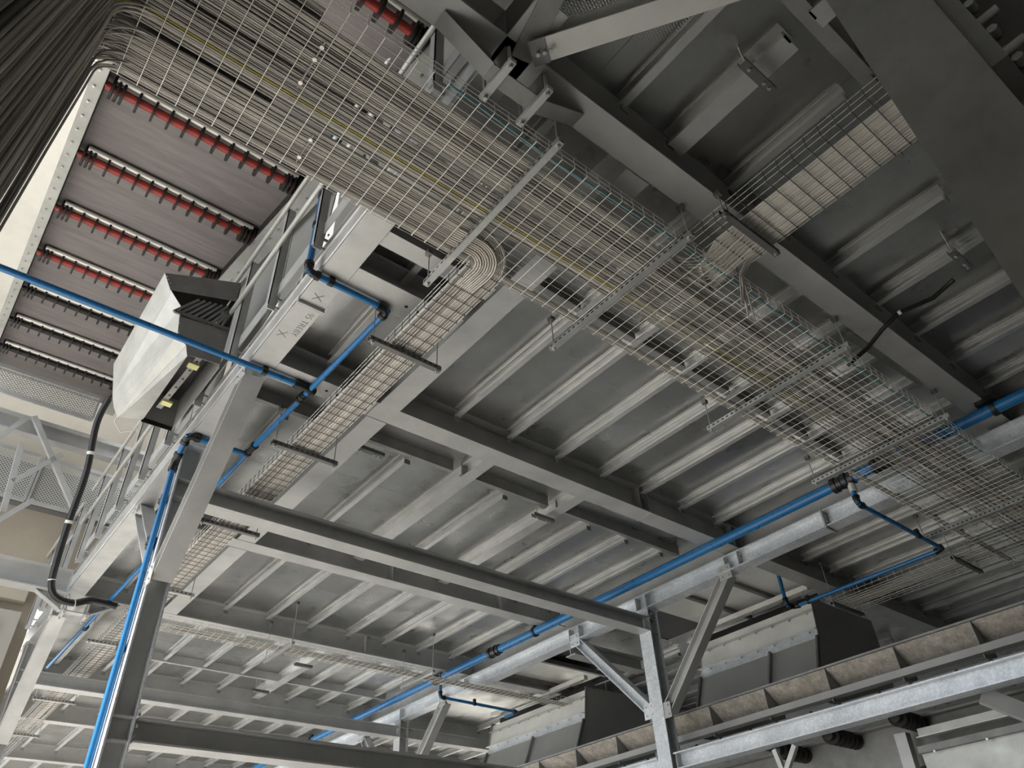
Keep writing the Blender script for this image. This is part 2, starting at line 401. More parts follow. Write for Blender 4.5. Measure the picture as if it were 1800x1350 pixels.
tag(MB().prism((2.75, 12.8, ZJ-0.02), (7.4, 12.8, ZJ-0.02), Cprof(0.05, 0.165, 0.008)).build('trimmer_channel', 'beam'), 'trimmer channel just above the second row tie beam', 'beam')
tag(MB().bar((2.72, 1.42, ZG+0.08), (2.72, 1.42, ZG+0.09), 0.1, 0.1, (0,1,0)).build('packing_plate', 'dull'), 'small packing plate beside the wide girder', 'plate') if False else None
jg = sorted([2.72+0.0]+[3.31+0.638*k for k in range(0, 7)])
for i in range(len(jg)-1):
    a, b = jg[i]+(0.06 if i else 0.0), min(jg[i+1]-0.005, 7.4)
    if b-a < 0.1: continue
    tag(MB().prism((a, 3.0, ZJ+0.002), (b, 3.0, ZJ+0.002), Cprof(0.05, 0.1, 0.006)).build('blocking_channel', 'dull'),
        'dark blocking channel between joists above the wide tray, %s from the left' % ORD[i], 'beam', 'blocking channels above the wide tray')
# --- girders along Y
GL = thing('walkway_beam', 'pale walkway edge beam at left with handwriting on its underside', 'beam', (1.467, 1.2, ZG))
ibeam((1.467, 1.2, ZG), (1.467, 3.98, ZG), 0.2, 0.3).build('profile', 'beam', GL)
ibeam((1.467, 4.0, ZG), (1.467, 10.35, ZG), 0.2, 0.3).build('profile', 'beam', GL)
MB().box(1.36, 1.575, 3.975, 3.99, ZG-0.03, ZG+0.3).build('splice_plate', 'beam', GL)
MB().box(1.36, 1.575, 3.992, 4.007, ZG-0.03, ZG+0.3).build('splice_plate', 'beam', GL)
MB().prism((1.352, 1.7, ZG+0.02), (1.352, 10.3, ZG+0.02), Cprof(0.012, 0.16, 0.005)).build('toe_plate', 'joist', GL)
ribs_y(GL, [4.1, 5.0, 6.3, 6.45, 7.7], 1.467, ZG, 0.2, 0.3)
GL2 = beam('walkway_beam', 'walkway edge beam continuing beyond the far left joint', (1.467, 10.56, ZG), (1.467, 20, ZG), 0.2, 0.3)
GT = beam('tray_girder', 'pale girder running beside the sloping ladder of cables', (2.615, 1.69, ZG), (2.615, 4.74, ZG), 0.205, 0.3)
GT2 = beam('tray_girder', 'pale girder continuing beside the tray below the middle girder', (2.615, 4.97, ZG), (2.615, 7.84, ZG), 0.205, 0.3)
GT3 = beam('tray_girder', 'girder piece beside the tray between the second and third girders', (2.615, 8.06, ZG), (2.615, 10.34, ZG), 0.205, 0.3)
P = thing('main_beam', 'long beam under the big blue pipe, resting on the bright column', 'beam', (7.6, -1, 3.80))
ibeam((7.6, -2.5, 3.80), (7.6, 3.55, 3.80), 0.19, 0.2).build('profile', 'spangle', P)
ibeam((7.6, 3.58, 3.80), (7.6, 21, 3.80), 0.19, 0.2).build('profile', 'spangle', P)
MB().box(7.495, 7.705, 3.555, 3.575, 3.78, 4.02).build('splice_plate', 'beam', P)
for y in (4.75, 4.95, 6.28, 6.46, 7.6, 7.8, 10.4, 12.4): MB().box(7.507, 7.594, y, y+0.01, 3.814, 3.986).build('stiffener', 'beam', P)
bolts([(7.54+0.04*k, 3.552, z) for k in (0, 2) for z in (3.86, 3.94)], (0,-1,0), P, 0.01)
bolts([(7.54, y, z) for y in (4.74, 4.965, 6.27, 6.475, 7.59, 7.815) for z in (3.95,)], (0,-1,0), P, 0.01)
upper = beam('main_beam', 'upper beam directly behind the big blue pipe', (7.74, -2.5, 4.04), (7.74, 21, 4.04), 0.12, 0.28)
# tie beams between columns
B1 = beam('tie_beam', 'long dark tie beam between the left column and the bright column', (1.55, 6.37, 3.49), (7.49, 6.37, 3.49), 0.2, 0.185)
B2 = beam('tie_beam', 'second row tie beam, below the narrow far tray', (1.55, 12.46, 3.50), (7.49, 12.46, 3.50), 0.2, 0.18)
B3 = beam('tie_beam', 'second row tie beam right of the second row column', (7.69, 12.46, 3.50), (12, 12.46, 3.50), 0.2, 0.18)
B4 = beam('tie_beam', 'lowest dark beam at the bottom left, bolted to the left column', (1.56, 6.37, 1.48), (7.2, 6.37, 1.48), 0.2, 0.175)
B5 = beam('tie_beam', 'tie beam behind the bright column running right into the sheet casing', (7.69, 8.0, 3.70), (9.2, 8.0, 3.70), 0.2, 0.2)
P2 = beam('conveyor_beam', 'bright spangled beam at bottom right in front of the trough conveyor', (7.6, -2.5, 1.845), (7.6, 6.24, 1.845), 0.18, 0.18, 'spangle')
P3 = beam('conveyor_beam', 'spangled beam at the bottom, left of the bright column', (7.6, 6.5, 1.845), (7.6, 11.9, 1.845), 0.18, 0.18, 'spangle')
ribs_y(P2, [6.2], 7.6, 1.845, 0.18, 0.18)

# ================================================================== JOISTS
jx_all = [1.97, 2.25]+[3.31+0.638*k for k in range(-1, 7)]+[8.35+0.638*k for k in range(0, 9)]
bays = [(-2.45, 0.40, 'in the top right bay near the big column'), (0.56, 1.47, 'between the top right trimmer and the wide girder'),
        (1.70, 4.73, 'between the wide girder and the middle girder'), (5.63, 7.84, 'between the trimmer channel and the second girder'),
        (8.07, 10.33, 'between the second and third girders'), (10.57, 13.78, 'between the third and fourth girders'),
        (14.02, 16.28, 'between the fourth and fifth girders'), (16.52, 19.38, 'between the fifth and sixth girders'), (19.62, 22.48, 'between the sixth and last girders'), (22.72, 26.4, 'beyond the last girder')]
def joist(x, y0, y1, heavy=False):
    if heavy: return MB().prism((x, y0, ZJ-0.05), (x, y1, ZJ-0.05), Iprof(0.14, 0.153, 0.01, 0.007))
    return MB().prism((x, y0, ZJ), (x, y1, ZJ), Cprof(0.055, 0.103, 0.004, 0.018))
for b, (y0, y1, where) in enumerate(bays):
    n = 0
    for x in jx_all:
        if b in (0, 1) and x < 2.0: continue
        if abs(x-2.672) < 0.01 and 1.6 < y0 < 10: continue
        if abs(x-2.25) < 0.01 and b > 1: continue
        if x > 10.3 and y0 > 18: continue
        if 7.2 < x < 8.3: continue
        if 8.2 < x < 9.95 and (4.8 < (y0+y1)/2 < 8.5 or 9 < (y0+y1)/2 < 12.2): continue
        heavy = (b == 5 and abs(x-5.224) < 0.02) or (b in (0, 1) and abs(x-2.672) < 0.01) or (b == 3 and (abs(x-3.948) < 0.02 or abs(x-5.224) < 0.02))
        yy0 = 4.98 if (b == 3 and heavy) else y0
        t = thing('heavy_joist' if heavy else 'floor_joist', '%s steel joist from the left, %s' % (ORD[n], where), 'joist', (x, (yy0+y1)/2, ZJ), 'joists '+where)
        if b == 0: t['label'] = '%s steel joist from the left, %s' % (ORD[n], where)
        o = joist(x+0.08 if heavy else x, yy0, y1, heavy).build('profile', 'joist', t)
        for ye in (yy0, y1-0.012):
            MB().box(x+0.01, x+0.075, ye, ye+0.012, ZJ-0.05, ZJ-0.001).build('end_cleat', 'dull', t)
        n += 1
# ================================================================== JOINT BELOW THE WIDE GIRDER (haunch, clamps, bracing)
def haunch(label, y, mat):
    t = thing('haunch_joint', label, 'joint', (1.55, y, ZG-0.3))
    z0 = ZG-0.19
    mb = MB()
    for (xa, xb) in ((1.02, 1.36), (2.02, 1.68)):
        for dy in (-0.005,):
            mb.add([(xa, y+dy, ZG), (xb, y+dy, ZG), (xb, y+dy, z0), (xa, y+0.01+dy, ZG), (xb, y+0.01+dy, ZG), (xb, y+0.01+dy, z0)],
                   [(0,1,2),(5,4,3),(0,2,5,3),(1,4,5,2),(0,3,4,1)])
    mb.build('web_plate', mat, t)
    mb = MB()
    for (xa, xb) in ((1.02, 1.36), (2.02, 1.68)):
        a, b = V3((xa, y, ZG-0.006)), V3((xb, y, z0-0.006)); mb.bar(a, b, 0.1, 0.012)
    mb.bar((1.34, y, z0-0.006), (1.70, y, z0-0.006), 0.1, 0.012, (0,0,1))
    mb.build('bottom_flange', mat, t)
    for x in (1.40, 1.66):
        MB().box(x-0.02, x+0.02, y-0.14, y+0.14, z0-0.05, z0-0.014).build('clamp_bar', 'beam', t)
        bolts([(x, y-0.11, z0-0.075), (x, y+0.11, z0-0.075)], (0,0,1), t, 0.012, 0.22, 'clamp_bolt')
        MB().box(x-0.006, x+0.006, y-0.09, y+0.09, z0, ZG).build('stiffener', mat, t)
    return t
haunch('haunched joint with two clamp bars under the wide girder, top centre', 1.62, 'dull')
haunch('haunched joint with clamp bars at far left, where the hose passes', 10.45, 'beam')
wind = thing('wind_brace', 'brightly lit channel brace at the top, right of the haunched joint', 'brace', (1.55, 1.4, 3.96))
a_, b_ = atz(945, 92, 3.98), atz(1215, 5, 3.98)
b_ = b_+(b_-a_)*1.2
MB().prism(b_, a_, [(s-0.07, t) for s, t in Cprof(0.14, 0.12, 0.009)], (0,0,1)).build('profile', 'white', wind)  # near-white tone puts the strong light from below into the colour
MB().bar(a_-(b_-a_)*0.02, a_+(b_-a_)*0.03, 0.15, 0.012).build('gusset_plate', 'dull', wind)
bolts([a_+(b_-a_)*k+V3((0,0,-0.02)) for k in (0.0, 0.02, 0.04)], (0,0,-1), wind, 0.012)
tag(MB().prism(atz(915, 105, 4.02), atz(985, -30, 4.02), Iprof(0.12, 0.1, 0.01, 0.008)).build('wind_brace', 'dull'), 'dark brace rising from the haunched joint at the top', 'brace')
tag(MB().prism(atz(1487, 588, 4.18), atz(1616, 672, 4.18), [(-0.03,0),(0.04,0),(0.04,0.008),(-0.022,0.008),(-0.022,0.06),(-0.03,0.06)]).build('angle_piece', 'dull'), 'dark angle piece fixed under the deck beside the black cable', 'angle')
bb = thing('bracket_beam', 'black bolted bracket beam right of the big column, top right corner', 'beam', (1.68, -0.5, 1.62))
MB().box(1.64, 1.70, -1.2, -0.06, 1.62, 2.5).build('web', 'darkwall', bb); bolts([(1.635, -0.09, z) for z in (1.72, 1.86, 2.0)], (-1,0,0), bb, 0.014, 0.03)
tag(MB().bar(atx(1700, 108, 1.75), atx(1900, 98, 2.3), 0.06, 0.1).build('strut_bar', 'dull'), 'black bar behind the big column at the top right corner', 'brace')

# ================================================================== CABLE TRAYS
def tray(label, axis, a0, a1, c0, c1, z, step, nl, hw, name='cable_tray', cross_r=0.0024, long_r=0.0024, cm='wire'):
    """wire mesh tray; axis 'x' or 'y'; runs a0..a1, spans c0..c1, side height hw"""
    def P3(a, c, zz): return (a, c, zz) if axis == 'x' else (c, a, zz)
    t = thing(name, label, 'cable tray', P3((a0+a1)/2, (c0+c1)/2, z))
    mb = MB()
    for i in range(nl):
        c = c0+(c1-c0)*i/(nl-1); mb.cyl(P3(a0, c, z), P3(a1, c, z), long_r, 4)
    stuff(mb.build('bottom_wires', 'wire', t))
    mb = MB()
    for c in (c0, c1):
        for k in (1, 2):
            mb.cyl(P3(a0, c, z+hw*k/2), P3(a1, c, z+hw*k/2), long_r, 4)
    stuff(mb.build('side_wires', 'wire', t))
    mb = MB(); a = a0+step/2
    while a < a1:
        mb.cyl(P3(a, c0, z-0.004), P3(a, c1, z-0.004), cross_r, 4)
        mb.cyl(P3(a, c0, z-0.004), P3(a, c0, z+hw), cross_r, 4); mb.cyl(P3(a, c1, z-0.004), P3(a, c1, z+hw), cross_r, 4)
        a += step
    stuff(mb.build('cross_wires', cm, t))
    return t
T1 = tray('wide wire mesh tray crossing the picture from top left to lower right', 'x', -0.36, 10.4, 1.76, 2.77, ZT, 0.1, 21, 0.10, cross_r=0.0027, long_r=0.0022)
for (x, ys_) in ((0.56, (2.0, 2.08, 2.24, )), (0.76, (2.52, 2.66))):
    mb = MB()
    for yy in ys_: mb.cyl((x, yy, ZT-0.012), (x, yy, ZT+0.006), 0.013, 6)
    stuff(mb.build('splice_nuts', 'wire', T1))
    MB().box(x-0.004, x+0.004, min(ys_)-0.04, max(ys_)+0.04, ZT-0.009, ZT-0.006).build('splice_bar', 'darkstrut', T1)
T2 = tray('narrow cable tray sloping from the wide tray down to the lower left', 'y', 2.72, 20.0, 2.02, 2.30, ZT, 0.1, 7, 0.09, cross_r=0.0036, long_r=0.0026, cm='darkstrut')  # cross wires take a dark tone for their shade
T3 = tray('cable tray full of pale cables at upper right', 'y', -2.5, 1.78, 3.17, 3.66, 3.86, 0.1, 9, 0.10, cross_r=0.0036, cm='darkstrut')  # dark cross wires again hold shade in their colour
T4 = tray('narrow wire tray hanging below the far girder', 'x', 2.45, 10.0, 9.80, 10.08, 3.70, 0.1, 6, 0.09)
T5 = tray('short wire tray at lower right, below the wide tray', 'y', 2.7, 4.7, 9.25, 9.85, 3.70, 0.1, 9, 0.1)

def strut(label, p0, p1, ztop, mat='strut', group=None, w=0.042, h=0.042, rods=True, name='tray_hanger'):
    p0, p1 = V3(p0), V3(p1); d = (p1-p0).normalized()
    t = thing(name, label, 'hanger', (p0+p1)/2, group)
    mb = MB(); tt = 0.004
    mb.prism(p0, p1, [(-w/2,0),(w/2,0),(w/2,h),(w/2-0.012,h),(w/2-0.012,h-tt),(w/2-tt,h-tt),(w/2-tt,tt),(-w/2+tt,tt),(-w/2+tt,h-tt),(-w/2+0.012,h-tt),(-w/2+0.012,h),(-w/2,h)])
    ch = mb.build('channel', mat, t)
    mb = MB(); n = int((p1-p0).length/0.05); side = d.cross(V3((0,0,1)))
    for i in range(n):
        q = p0+d*(0.025+0.05*i)
        for s in (-1, 1): mb.bar(q+side*(s*(w/2+0.0006))-d*0.012+V3((0,0,h*0.55)), q+side*(s*(w/2+0.0006))+d*0.012+V3((0,0,h*0.55)), 0.0012, 0.012)
    stuff(mb.build('slots', 'black', ch))
    if rods:
        for q in (p0+d*0.03, p1-d*0.03):
            rod = MB().cyl(q-V3((0,0,0.03)), (q.x, q.y, ztop), 0.005, 6).build('threaded_rod', 'strut', t)
            MB().cyl(q-V3((0,0,0.012)), q, 0.013, 6).build('nut', 'strut', rod)
            MB().box(q.x-0.02, q.x+0.02, q.y-0.022, q.y+0.022, ztop-0.035, ztop).build('beam_clamp', 'darkstrut', t)
    return t
hz = ZT-0.052
for i, (x, lab) in enumerate(((1.885, 'nearest channel hanger across the wide tray, left of the cable loop'), (3.02, 'second channel hanger under the wide tray, right of the cable loop'),
                  (4.86, 'third channel hanger under the wide tray, near the black cable'), (6.46, 'fourth channel hanger under the wide tray, near the big blue pipe'),
                  (8.62, 'last channel hanger under the wide tray at the right edge'))):
    strut(lab, (x, 3.05, hz), (x, 1.655, hz), ZG)
for i, (y, lab) in enumerate(((3.75, 'dark channel hanger across the narrow tray, uppermost'), (5.40, 'dark channel hanger across the narrow tray, beside the pipe tees'),
                  (7.07, 'dark channel hanger across the narrow tray, right of the left column'), (8.9, 'channel hanger across the narrow tray, just right of the left column foot'),
                  (11.0, 'channel hanger across the narrow tray where the black hose ends'), (13.9, 'channel hanger across the narrow tray near the far left column'), (16.2, 'channel hanger across the far end of the narrow tray'))):
    strut(lab, (1.855, y, hz), (2.48, y, hz), ZG+0.1, 'darkstrut' if i < 3 else 'strut')
strut('dark channel hanger under the pale cable tray at upper right', (3.10, 1.46, 3.80), (3.70, 1.46, 3.80), ZG, 'darkstrut')
for x, lab in ((4.05, 'hanger of the far narrow tray, leftmost'), (6.3, 'hanger of the far narrow tray, in the middle'), (9.95, 'hanger of the far narrow tray, at its right end')):
    strut(lab, (x, 10.4, 3.645), (x, 9.5, 3.645), ZJ)
strut('dark hanger at the left end of the short lower right tray', (9.2, 4.62, 3.645), (9.95, 4.62, 3.645), ZJ, 'darkstrut')
strut('dark hanger at the right end of the short lower right tray', (9.2, 3.02, 3.645), (9.95, 3.02, 3.645), ZJ, 'darkstrut')

# short stub brackets hanging from joists
for px, py, lab in ((955, 913, 'short channel stub hanging under the deck, right of centre'), (533, 1172, 'short channel stub hanging below the far narrow tray, right one'),
                    (457, 1217, 'short channel stub hanging below the far narrow tray, left one'), (1333, 138, 'short drilled channel stub under the top right joist'),
                    (1690, 460, 'short channel stub at the right, beside the black cable end'), (650, 796, 'short channel stub right of the narrow tray')):
    c = atz(px, py, 4.08)
    t = thing('stub_bracket', lab, 'bracket', c)
    L = 0.15
    MB().prism(c+V3((-L,0,0)), c+V3((L,0,0)), [(-0.028,0),(0.028,0),(0.028,0.04),(0.022,0.04),(0.022,0.005),(-0.022,0.005),(-0.022,0.04),(-0.028,0.04)]).build('channel', 'darkstrut', t)
    MB().cyl(c+V3((-0.09,0,-0.015)), (c.x-0.09, c.y, ZD), 0.007, 6).build('threaded_rod', 'strut', t)
    bolts([c+V3((dx, 0, -0.012)) for dx in (-0.09, 0.05, 0.1)], (0,0,1), t, 0.012, 0.012)
    MB().box(c.x-0.05, c.x+0.05, c.y-0.03, c.y+0.03, ZJ+0.0, ZJ+0.012).build('clamp_plate', 'strut', t)

# ---- cables
def arc(c, r, a0, a1, ax, ay, n=5):
    return [V3(c)+V3(ax)*(r*math.cos(a0+(a1-a0)*i/n))+V3(ay)*(r*math.sin(a0+(a1-a0)*i/n)) for i in range(n+1)]
def cable(pts, r, mat, label, group):
    return tag(MB().tube(pts, r, 6).build('cable', mat), label, 'cable', group)
def riser(y, zt, x, jit):
    """vertical drop from the floor, bending into the tray"""
    R_ = 0.12+0.1*jit
    yb = 1.0+(y-1.9)*1.95
    pts = [V3((x, yb, FLOOR)), V3((x+0.01, yb+(y-yb)*0.25, 0.9)), V3((x, yb+(y-yb)*0.8, zt-R_-0.7)), V3((x, y, zt-R_-0.2))]
    pts += arc((x+R_, y, zt-R_), R_, math.pi, math.pi/2, (1,0,0), (0,0,1), 5)
    return pts
def wob(a0, a1, y, z, amp, step=1.2):
    out = []; a = a0
    while a < a1:
        out.append(V3((a, y+random.uniform(-amp, amp), z+random.uniform(0, amp*0.5)))); a += step
    out.append(V3((a1, y, z)))
    return out
bund = [('left', 2.46, 2.758, 26), ('middle', 2.205, 2.425, 19), ('right', 1.895, 2.175, 25)]
for nm, ya, yb, n in bund:
    grp = 'cables in the %s bundle of the wide tray' % nm
    lab = 'grey cable packed in the %s bundle of the wide mesh tray' % nm
    for layer in range(2):
        for i in range(n if layer == 0 else n-4):
            y = ya+(yb-ya)*(i+0.5*layer)/(n-1)+random.uniform(-0.003, 0.003)+0.02*layer
            z = ZT+0.011+0.0135*layer
            r = random.choice((0.0052, 0.0058, 0.0047))
            mat = random.choice(('cable',)*6+('cable_dark',)*2+('cable_white',)*2)
            if nm == 'middle' and layer == 0 and i == 11: mat = 'cable_yellow'
            x0 = -0.40+0.10*random.random()
            pts = riser(y, z, x0, random.random())
            if layer == 1 and i % 2: pts = [V3((-0.1, y, z))]
            if nm == 'left' and layer == 0:
                if i < 21:
                    # turns into the narrow tray
                    xt = 2.06+0.235*(20-i)/20
                    Rr = 2.80-y; xt = 1.955+Rr
                    pts += wob(0.3, 1.9, y, z, 0.004)
                    pts += arc((1.955, 2.80, z), Rr, -math.pi/2, 0, (1,0,0), (0,1,0), 6)
                    yend = random.uniform(14, 19.5)
                    pts += [V3((xt+random.uniform(-0.006, 0.006), yy, z)) for yy in (3.2, 5, 7, 9, 12)]+[V3((xt, yend, z))]
                else:
                    pts += wob(0.3, 10.2, y, z, 0.004)
            elif nm == 'left':
                pts += wob(0.3, 2.0, y, z, 0.004)
                Rr = 2.80-y
                if Rr > 0.08:
                    pts = pts[:-1]+arc((1.955, 2.80, z), Rr, -math.pi/2, 0, (1,0,0), (0,1,0), 6)
                    pts += [V3((1.955+Rr, yy, z)) for yy in (3.6, 6.0, random.uniform(9, 13))]
            elif nm == 'right' and layer == 0 and i < 9:
                xt = 3.3+0.3*(i/9)
                pts += wob(0.3, xt-0.2, y, z, 0.004)
                pts += arc((xt-0.2, y-0.2, z+0.03), 0.2, math.pi/2, 0, (1,0,0), (0,1,0), 6)
                pts += [V3((xt, 1.3, 3.875)), V3((xt, -2.4, 3.875))]
            else:
                k = random.choice((4.5, 6.5, 9.0, 10.2, 10.2)) if layer else random.choice((7.5, 10.2, 10.2, 10.2))
                spread = random.uniform(-0.06, 0.06)
                pts += wob(0.3, 3.0, y, z, 0.003)
                pts += [V3((q, y+spread*(1-math.exp(-(q-3)/2))+random.uniform(-0.012, 0.012), z+random.uniform(0, 0.02))) for q in (3.8, 4.9, 6.0, 7.2) if q < k-0.3]+[V3((k, y+spread, z))]
            cable(pts, r, mat, lab, grp)
tag(MB().box(-0.50, -0.485, 0.55, 2.9, FLOOR, 3.3).build('riser_gap_plate', 'darkstrut'), 'dark plate added to close the gaps behind the vertical cables at top left', 'plate')  # added sheet that hides bright gaps between the cables
for i in range(56):
    y = 1.86+0.9*i/55; R_ = 0.1; x = -0.46+0.03*(i % 3)
    yb = 0.75+(y-1.86)*2.6+random.uniform(-0.03, 0.03)
    pts = [V3((x, yb, FLOOR)), V3((x, yb+(y-yb)*0.3+random.uniform(-0.03, 0.03), 0.9)), V3((x, yb+(y-yb)*0.8, 2.9)), V3((x, y, 3.5))]
    pts += arc((x+R_+0.06, y, 3.70), R_+0.06, math.pi, math.pi/2, (1,0,0), (0,0,1), 5)+[V3((0.5, y, 3.83))]
    cable(pts, random.choice((0.008, 0.01, 0.013)), random.choice(('cable', 'cable_white', 'cable_dark')), 'grey cable dropping vertically at the top left corner', 'vertical cables at the top left')
# pale cables of the upper right tray
for i in range(30):
    x = 3.30+0.35*i/29
    pts = [V3((x, -2.4, 3.872+0.004*(i % 2)))]+[V3((x+random.uniform(-0.002, 0.002), yy, 3.872+0.004*(i % 2))) for yy in (-1, 0, 1.0)]
    if i > 24: pts += [V3((x, 1.62, 3.87)), V3((x+random.uniform(-.02, .02), 1.72, 3.78)), V3((x+random.uniform(-.03, .05), 1.76, 3.45+random.uniform(-.1, .12)))]
    else: pts += [V3((x, 1.65, 3.87)), V3((x+0.05, 1.85+0.01*i, 3.82)), V3((x+0.35, 2.0+0.004*i, 3.81))]
    cable(pts, 0.0062, random.choice(('cable_white', 'cable_white', 'cable')), 'pale cable in the cable tray at upper right', 'cables in the upper right tray')
for i in range(5):
    x = 2.5; y = 9.86+0.04*i
    cable(wob(2.6, 9.6, y, 3.715, 0.015), 0.008, 'cable_dark' if i % 2 else 'cable', 'cable lying in the narrow tray below the far girder', 'cables in the far narrow tray')
for i in range(6):
    x = 9.35+0.06*i
    cable([V3((x, 2.72, 3.715)), V3((x, 3.5, 3.715)), V3((x+0.02, 4.6, 3.715))], 0.007, 'cable', 'cable lying in the short lower right tray', 'cables in the lower right tray')
tag(MB().tube([V3((1.2, 1.80, ZT+0.05)), V3((2.0, 1.815, ZT+0.03)), V3((3.0, 1.80, ZT+0.05)), V3((4.5, 1.81, ZT+0.03)), V3((7, 1.80, ZT+0.04)), V3((10, 1.8, ZT+0.04))], 0.008, 6).build('cable', 'teal'), 'teal cable along the right edge of the wide tray', 'cable')
# coil of spare loops where the left bundle turns off
t = thing('cable_loop', 'fan of pale cable loops bending out of the wide tray', 'cable', (2.15, 2.62, ZT+0.03))
for k in range(9):
    r = 0.10+0.017*k; zz = ZT-0.014-0.003*(k % 3)
    MB().tube([V3((1.80, 2.78-r, ZT-0.004))]+arc((1.975, 2.765, zz), r, -math.pi*0.5, math.pi*0.02, (1,0,0), (0,1,0), 9)+[V3((1.98+r*0.95, 2.95, ZT-0.004))], 0.0065, 6).build('loop', 'cable_white', t)
bc = [atz(1676, 492, 4.1), atz(1640, 524, 4.08), atz(1580, 550, 4.05), atz(1550, 580, 4.0), atz(1525, 612, 3.95), atz(1490, 642, 3.86)]
t = thing('black_cable', 'thick black cable sagging across the wide girder at right', 'cable', bc[2])
MB().tube(bc, 0.018, 8).build('sheath', 'black', t)
MB().tube([bc[2]+V3((0.0,-0.02,0.0)), bc[2]+V3((0,0.005,-0.001))], 0.0195, 8).build('cable_tie', 'cable_white', t)

# ================================================================== BLUE PIPES
def pipe(label, pts, r, elbows=True, clips=(), name='blue_pipe', couplings=(), rad=None):
    pts = [V3(p) for p in pts]
    t = thing(name, label, 'pipe', (pts[0]+pts[-1])/2)
    for a, b in zip(pts[:-1], pts[1:]): MB().cyl(a, b, r, 12).build('pipe_run', 'blue', t)
    for i in range(1, len(pts)-1):
        d0 = (pts[i-1]-pts[i]).normalized(); d1 = (pts[i+1]-pts[i]).normalized(); L = r*3.2
        MB().tube([pts[i]+d0*L, pts[i]+d0*L*0.45, pts[i]+(d0+d1)*L*0.14, pts[i]+d1*L*0.45, pts[i]+d1*L], r*1.28, 10).build('elbow', 'black', t)
        el = bpy.data.objects[-1] if False else LAST[0]
        for d in (d0, d1): MB().cyl(pts[i]+d*L*0.75, pts[i]+d*L*1.15, r*1.55, 10).build('elbow_collar', 'black', el)
    for (p, d) in clips:
        p = V3(p); d = V3(d).normalized()
        pcl = MB().cyl(p-d*0.02, p+d*0.02, r*1.35, 10).build('pipe_clip', 'black', t)
        MB().box(p.x-0.02, p.x+0.02, p.y-0.02, p.y+0.02, p.z+r*0.9, p.z+r+0.05).build('clip_foot', 'black', pcl)
    for (p, d) in couplings:
        p = V3(p); d = V3(d).normalized(); cp = MB()
        for o_, rr in ((-2.2, 1.3), (-1.0, 1.5), (0.2, 1.3), (1.2, 1.5)): cp.cyl(p+d*(o_*r), p+d*((o_+0.95)*r), r*rr, 12)
        cp.build('coupling', 'black', t)
    return t
Y_ = (0,1,0); X_ = (1,0,0)
MP = pipe('thick blue main pipe running from the right edge to the lower left', [(7.07, -1.5, 3.95), (7.07, 20, 3.95)], 0.056,
     clips=(((7.07, 0.95+0.5, 3.95), Y_), ((7.07, 8.05, 3.95), Y_), ((7.07, 15, 3.95), Y_)),
     couplings=(((7.07, 3.02, 3.95), Y_), ((7.07, 2.55, 3.95), Y_), ((7.07, 9.0, 3.95), Y_), ((7.07, 10.5, 3.95), Y_)))
MB().cyl((7.07, 2.95, 3.93), (7.07, 2.95, 3.80), 0.04, 10).build('tee_branch', 'wire', MP)
MB().box(6.98, 7.16, 1.38, 1.56, 4.0, 4.05).build('pipe_shoe', 'black', MP)
pipe('thin blue branch pipe at right, dropping from the main pipe coupling', [(7.07, 2.95, 3.82), (7.07, 2.95, 3.66), (8.87, 2.97, 3.66), (8.87, 4.98, 3.66), (8.72, 4.98, 3.66), (8.72, 4.98, 4.1)], 0.024,
     clips=(((8.3, 2.96, 3.66), X_), ((8.87, 4.75, 3.66), Y_)))
pipe('thin blue branch pipe under the far narrow tray', [(7.1, 10.5, 3.85), (7.1, 10.5, 3.66), (8.75, 10.55, 3.66), (8.75, 10.9, 3.66)], 0.024, clips=(((7.8, 10.52, 3.66), X_),))
xr = 1.94
pipe('thin blue pipe beside the narrow tray, from the upper elbow to the lower left', [(1.28, 3.65, 5.9), (1.28, 3.65, 4.0), (xr, 3.66, 4.0), (xr-0.06, 6.0, 4.0), (xr-0.12, 13.2, 4.0)], 0.024,
     clips=(((1.28, 3.65, 4.85), (0,0,1)), ((1.28, 3.65, 4.5), (0,0,1)), ((1.46, 3.65, 4.0), X_), ((xr-0.1, 10.6, 4.0), Y_)), couplings=(((xr-0.04, 5.0, 4.0), Y_), ((xr-0.09, 11.3, 4.0), Y_)))
pipe('long thin blue pipe crossing in front of the guard box at left', [(-2.6, 4.86, 4.0), (1.86, 4.86, 4.0), (1.9, 4.87, 4.0)], 0.026, clips=(((1.50, 4.86, 4.0), X_),))
pipe('blue pipe running down the left column', [(1.90, 6.10, 4.0), (1.33, 6.10, 4.0), (1.33, 6.34, 3.84), (1.33, 6.42, FLOOR+0.3)], 0.026,
     clips=(((1.33, 6.39, 3.45), (0,0,1)), ((1.33, 6.39, 2.15), (0,0,1)), ((1.42, 6.1, 4.0), X_)), couplings=(((1.33, 6.39, 3.05), (0,0,1)),))

# ================================================================== HANDRAIL on the walkway beam
hr = thing('handrail', 'galvanised handrail with angle posts along the left walkway beam', 'railing', (1.30, 6, ZG+0.06))
def posts(t, y0, n, step):
    for k in range(n):
        y = y0+step*k
        mb = MB()
        mb.add([(1.262,y,4.20),(1.325,y,4.20),(1.33,y,4.30),(1.33,y,5.42),(1.262,y,5.42),(1.262,y,4.30),(1.262,y+.008,4.20),(1.325,y+.008,4.20),(1.33,y+.008,4.30),(1.33,y+.008,5.42),(1.262,y+.008,5.42),(1.262,y+.008,4.30)],
               [(0,1,2,3,4,5),(11,10,9,8,7,6)]+[(i,(i+6),(i+1)%6+6,(i+1)%6) for i in range(6)])
        mb.box(1.262, 1.270, y, y+0.06, 4.25, 5.42)
        po = mb.build('post', 'beam', t)
        bolts([(1.285, y+0.03, 4.26), (1.285, y+0.03, 4.36)], (1,0,0), po, 0.012, 0.09, 'post_bolt')
posts(hr, 2.05, 11, 0.772)
